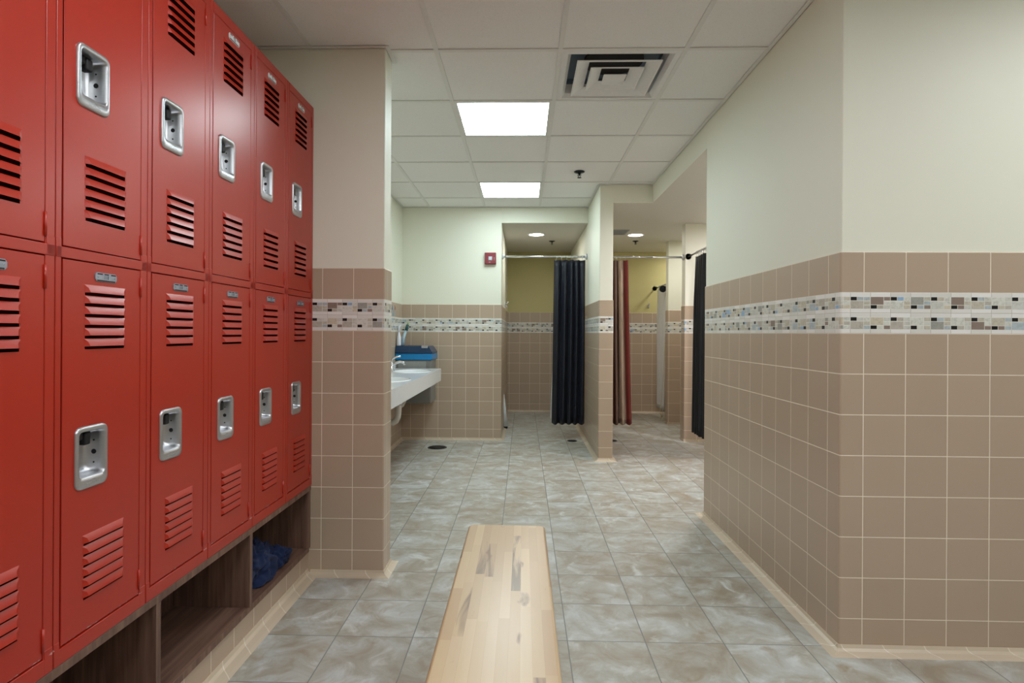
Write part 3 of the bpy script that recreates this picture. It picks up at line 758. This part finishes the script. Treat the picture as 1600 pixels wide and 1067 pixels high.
# ------------------------------------------------------------------ fire strobe
t = thing('fire_alarm_strobe', (-.369, 6.262, 2.0), 'maroon fire alarm strobe box on the cream far wall', 'fire alarm')
cx, cz = -.366, 2.001
k = MB(); pr = []
def strb(s, y, b=0): return [(cx+u*s, y, cz+v*s) for u, v in rrect(.125, .128, .006, 3)]
k.loft([strb(1, 6.262), strb(1, 6.235), strb(.97, 6.222), strb(.90, 6.216)], True, True, True, smooth=False); k.build('housing', simple('maroon alarm plastic', (.22,.025,.035), .35), t)
k = MB(); k.loft([[(cx+u, 6.2165, cz-.004+v) for u, v in rrect(.046, .046, .006, 3)], [(cx+u, 6.205, cz-.004+v) for u, v in rrect(.034, .034, .010, 3)]], True, True, True, smooth=False); k.build('strobe_lens', simple('clear strobe lens', (.62,.68,.74), .12, .2), t)
k = MB()
for j in range(4): k.box(cx+.040, cx+.0475, 6.2150, 6.2175, cz-.022+j*.009, cz-.019+j*.009)
k.box(cx-.016, cx+.002, 6.2145, 6.2175, cz-.046, cz-.040); k.build('sounder_slots', simple('pale print', (.6,.5,.5), .5), t)

# ------------------------------------------------------------------ vanity counter
vt = thing('vanity_counter', (-1.1, 4.4, .81), 'white wall-hung vanity counter with two oval basins between pillar and far wall', 'sink counter')
VX0, VX1, VY0, VY1, VZ, VT = -1.336, -.848, 2.92, 5.86, .811, .125
M_SOLID = simple('white solid surface', (.72,.74,.76), .16, 0, .02)
basins = [(-1.065, 4.42, .175, .235), (-1.065, 5.42, .175, .235)]
def counter():
    mb = MB(); n = 48
    # top surface as patches round two oval holes
    ys = [VY0, 3.92, 4.92, VY1]
    mb.quad((VX0, ys[0], VZ), (VX1, ys[0], VZ), (VX1, ys[1], VZ), (VX0, ys[1], VZ))
    for bi, (cx, cy, rx, ry) in enumerate(basins):
        ya, yb = ys[bi+1], ys[bi+2]
        outer, inner = [], []
        for i in range(n):
            t = 2*PI*i/n; c, s_ = math.cos(t), math.sin(t)
            inner.append((cx+rx*c, cy+ry*s_, VZ))
            tx = ((VX1-cx) if c > 0 else (cx-VX0))/max(1e-6, abs(c)); ty = ((yb-cy) if s_ > 0 else (cy-ya))/max(1e-6, abs(s_)); q = min(tx, ty)
            outer.append((cx+q*c, cy+q*s_, VZ))
        mb.loft([outer, inner], True, smooth=False)
        for cxx, cyy in ((VX0, ya), (VX1, ya), (VX0, yb), (VX1, yb)):
            i = min(range(n), key=lambda q: (outer[q][0]-cxx)**2+(outer[q][1]-cyy)**2)
            for jj in (i-1, (i+1) % n):
                a, b = outer[i], outer[jj]
                if (abs(a[0]-cxx) < 1e-6) != (abs(b[0]-cxx) < 1e-6) or (abs(a[1]-cyy) < 1e-6) != (abs(b[1]-cyy) < 1e-6):
                    mb.face([mb.v(a), mb.v(b), mb.v((cxx, cyy, VZ))])
    mb.quad((VX1, VY0, VZ), (VX1, VY1, VZ), (VX1, VY1, VZ-VT), (VX1, VY0, VZ-VT))
    mb.quad((VX0, VY1, VZ), (VX1, VY1, VZ), (VX1, VY1, VZ-VT), (VX0, VY1, VZ-VT))
    mb.quad((VX0, VY0, VZ), (VX1, VY0, VZ), (VX1, VY0, VZ-VT), (VX0, VY0, VZ-VT))
    mb.quad((VX1, VY0, VZ-VT), (VX1, VY1, VZ-VT), (VX1-.02, VY1, VZ-VT), (VX1-.02, VY0, VZ-VT))
    mb.quad((VX1-.02, VY0, VZ-VT), (VX1-.02, VY1, VZ-VT), (VX1-.02, VY1, VZ-.03), (VX1-.02, VY0, VZ-.03))
    mb.quad((VX0, VY0, VZ-.03), (VX0, VY1, VZ-.03), (VX1-.02, VY1, VZ-.03), (VX1-.02, VY0, VZ-.03))
    bmesh.ops.remove_doubles(mb.bm, verts=mb.bm.verts, dist=1e-5)
    mb.build('worktop', M_SOLID, vt)
counter()
MB().box(VX0, VX0+.018, VY0, VY1, VZ, VZ+.03, .003, 1).build('splash_lip', M_SOLID, vt)
for cx, cy, rx, ry in basins:
    k = MB(); el = lambda s, z: [(cx+rx*s*math.cos(2*PI*i/48), cy+ry*s*math.sin(2*PI*i/48), z) for i in range(48)]
    k.loft([el(1.06, VZ), el(1.05, VZ+.004), el(1.0, VZ+.003), el(.97, VZ-.012), el(.88, VZ-.07), el(.62, VZ-.118), el(.25, VZ-.13), el(.10, VZ-.131)], True, False, False)
    b = k.build('basin', simple('glazed white china', (.76,.79,.82), .08, 0, .02), vt)
    k = MB(); k.lathe((cx, cy, VZ-.132), [(.026, 0), (.026, .004), (.012, .002)], 20); k.build('drain', M_CHROME, b)
    k = MB(); px_ = -1.0 if cy < 5 else -1.165; w = .026
    py_ = cy+.12
    k.tube([(px_, py_, VZ-.13), (px_, py_, .55), (px_-.004, py_, .505), (px_-.02, py_, .472), (px_-.045, py_, .458), (px_-.07, py_, .466), (px_-.088, py_, .495), (px_-.10, py_, .535), (px_-.115, py_, .56), (-1.3365, py_, .562)], w, 16)
    k.tube([(px_, py_, VZ-.17), (px_, py_, VZ-.21)], .032, 16)
    k.build('drain_trap', simple('off white trap plastic', (.55,.52,.47), .4), vt)
def faucet(y, label):
    t = thing('faucet', (-1.265, y, VZ+.0005), label, 'faucet', 'chrome faucets on the vanity counter'); x = -1.262
    k = MB(); k.lathe((x, y, VZ), [(.030, 0), (.030, .006), (.022, .012), (.021, .07), (.017, .078)], 24); k.build('body', M_CHROME, t)
    k = MB(); k.tube([(x, y, VZ+.045), (x+.04, y, VZ+.075), (x+.08, y, VZ+.09), (x+.115, y, VZ+.084), (x+.130, y, VZ+.062)], [.013, .013, .013, .012, .012], 14); k.build('spout', M_CHROME, t)
    k = MB(); k.tube([(x, y, VZ+.078), (x, y, VZ+.098), (x+.01, y, VZ+.118), (x+.05, y, VZ+.138), (x+.09, y, VZ+.142)], [.013, .012, .010, .008, .009], 12); k.build('lever', M_CHROME, t)
faucet(5.42, 'chrome lever faucet on the white counter just past the pillar edge')
faucet(4.42, 'chrome lever faucet on the near basin hidden behind the pillar')

# ------------------------------------------------------------------ bin beyond the counter
bt = thing('waste_bin', (-1.15, 6.07, .50), 'grey bin with bright blue rim and navy lid against the far wall', 'bin')
BX0, BX1, BYa, BYb = -1.335, -.962, 5.90, 6.250
M_BG = simple('grey bin plastic', (.20,.20,.19), .45); M_BB = simple('bright blue plastic', (.0,.20,.50), .35); M_BN = simple('navy lid plastic', (.004,.030,.085), .3)
MB().box(BX0, BX1, BYa+.01, BYb, .44, .90, .012, 3).build('body', M_BG, bt)
MB().box(BX0+.03, BX1-.05, BYa+.004, BYa+.012, .80, .882, .003, 1).build('label_panel', simple('pale grey panel', (.30,.31,.30), .5), bt)
MB().box(BX0, BX1+.014, BYa-.006, BYb, .895, .962, .008, 2).build('rim', M_BB, bt)
k = MB(); k.box(BX0, BX1+.016, BYa-.008, BYb, .962, .984, .005, 2)
k.loft([[(BX0, BYa-.004, .984), (BX1+.010, BYa-.004, .984), (BX1+.010, BYb, .984), (BX0, BYb, .984)], [(BX0, BYa+.02, 1.040), (BX1-.030, BYa+.02, 1.040), (BX1-.030, BYb, 1.040), (BX0, BYb, 1.040)]], True, True, True, smooth=False)
k.build('lid', M_BN, bt)
k = MB(); k.box(BX1-.100, BX1-.034, BYa+.0, BYa+.04, 1.018, 1.046, .004, 2); k.build('latch', simple('silver latch', (.5,.52,.55), .3, .8), bt)
# things leaning behind the pillar edge on the bin lid
t = thing('cleaning_brush', (-1.30, 6.0, 1.04), 'pale blue handled cleaning brush with dark green grip leaning on the navy lid', 'brush')
MB().tube([(-1.285, 6.02, 1.043), (-1.272, 6.03, 1.14), (-1.255, 6.06, 1.205)], [.022, .017, .013], 12).build('handle', simple('pale blue plastic', (.42,.58,.68), .35), t)
MB().tube([(-1.255, 6.06, 1.200), (-1.243, 6.08, 1.262)], [.017, .016], 12).build('grip', simple('dark green rubber', (.01,.07,.075), .5), t)
MB().tube([(-1.243, 6.08, 1.260), (-1.237, 6.09, 1.290)], [.013, .008], 12).build('tip', simple('lime tip', (.30,.40,.16), .5), t)
t = thing('spray_bottle', (-1.312, 5.96, 1.04), 'white spray bottle standing on the navy lid at the pillar edge', 'bottle')
MB().lathe((-1.308, 5.95, 1.04), [(.022, 0), (.024, .01), (.023, .09), (.012, .125), (.010, .15)], 20).build('body', simple('white bottle plastic', (.72,.76,.84), .3), t)
MB().tube([(-1.308, 5.95, 1.185), (-1.306, 5.95, 1.24), (-1.290, 5.95, 1.262)], [.011, .012, .008], 10).build('nozzle', simple('white nozzle plastic', (.74,.78,.86), .3), t)
# water-drop stickers on the left wall tile
t = thing('water_drop_sticker', (-1.339, 5.72, 1.40), 'small sticker of three coloured water drops on the tile behind the pillar', 'sticker')
def drop(cy, cz, s, mat, rot=0, nm='drop'):
    k = MB(); pts = []
    for i in range(20):
        a = 2*PI*i/20; r = s*(1 if math.sin(a) < .2 else 1+.9*max(0, math.sin(a)-.2)**2*1.4); 
        u, v = r*math.cos(a)*(1 if math.sin(a) < .2 else (1-(math.sin(a)-.2))*.9), r*math.sin(a)
        pts.append((u*math.cos(rot)-v*math.sin(rot), u*math.sin(rot)+v*math.cos(rot)))
    k.loft([[(-1.3402, cy+u, cz+v) for u, v in pts], [(-1.3385, cy+u, cz+v) for u, v in pts]], True, False, True, smooth=False); k.build(nm, mat, t)
drop(5.78, 1.430, .020, simple('blue ink', (.02,.20,.45), .4)); drop(5.90, 1.435, .020, simple('rust ink', (.30,.12,.08), .4), .5); drop(5.84, 1.375, .024, simple('sky ink', (.08,.42,.70), .4), -.2)

# ------------------------------------------------------------------ floor drains
def drain(x, y, r, label):
    t = thing('floor_drain', (x, y, .001), label, 'drain', 'round floor drains')
    k = MB(); k.lathe((x, y, 0), [(r, .0005), (r*.97, .003), (r*.86, .003), (r*.84, .0012)], 32); k.build('rim', M_SPR, t)
    k = MB(); k.lathe((x, y, 0), [(r*.85, .0012), (r*.4, .002), (0, .002)], 32); g = k.build('grate', M_BLACK, t)
drain(-.878, 5.83, .100, 'black round floor drain by the far wall near the sink counter')
drain(.545, 6.27, .055, 'small dark drain in the floor of the left shower threshold')
drain(.985, 6.31, .060, 'small dark drain in the floor of the right shower beside the divider')

# ------------------------------------------------------------------ camera, world, render look
F, CX, CY, YAW, ROLL, H = 888.1, 793.5, 520.2, .0271, .006, 1.1828
cam = bpy.data.cameras.new('camera'); co = bpy.data.objects.new('camera', cam); C.objects.link(co)
cam.sensor_fit = 'HORIZONTAL'; cam.sensor_width = 36; cam.lens = F*36/1600
cam.clip_start = .02; cam.clip_end = 60
cam.shift_x = (800-CX)/1600; cam.shift_y = -(533.5-CY)/1600
from mathutils import Matrix
co.matrix_world = Matrix.Translation((0, 0, H)) @ Matrix.Rotation(YAW, 4, 'Z') @ Matrix.Rotation(PI/2, 4, 'X') @ Matrix.Rotation(ROLL, 4, 'Z')
S.camera = co
w = bpy.data.worlds.new('world'); S.world = w; w.use_nodes = True
w.node_tree.nodes['Background'].inputs[0].default_value = (.6,.7,.8,1); w.node_tree.nodes['Background'].inputs[1].default_value = .2
S.view_settings.view_transform = 'Standard'; S.view_settings.look = 'None'; S.view_settings.gamma = 1; S.view_settings.exposure = .42
S.view_settings.use_curve_mapping = False
S.cycles.use_denoising = True; S.cycles.max_bounces = 10; S.cycles.diffuse_bounces = 6; S.cycles.sample_clamp_indirect = 6; S.cycles.caustics_reflective = False; S.cycles.caustics_refractive = False
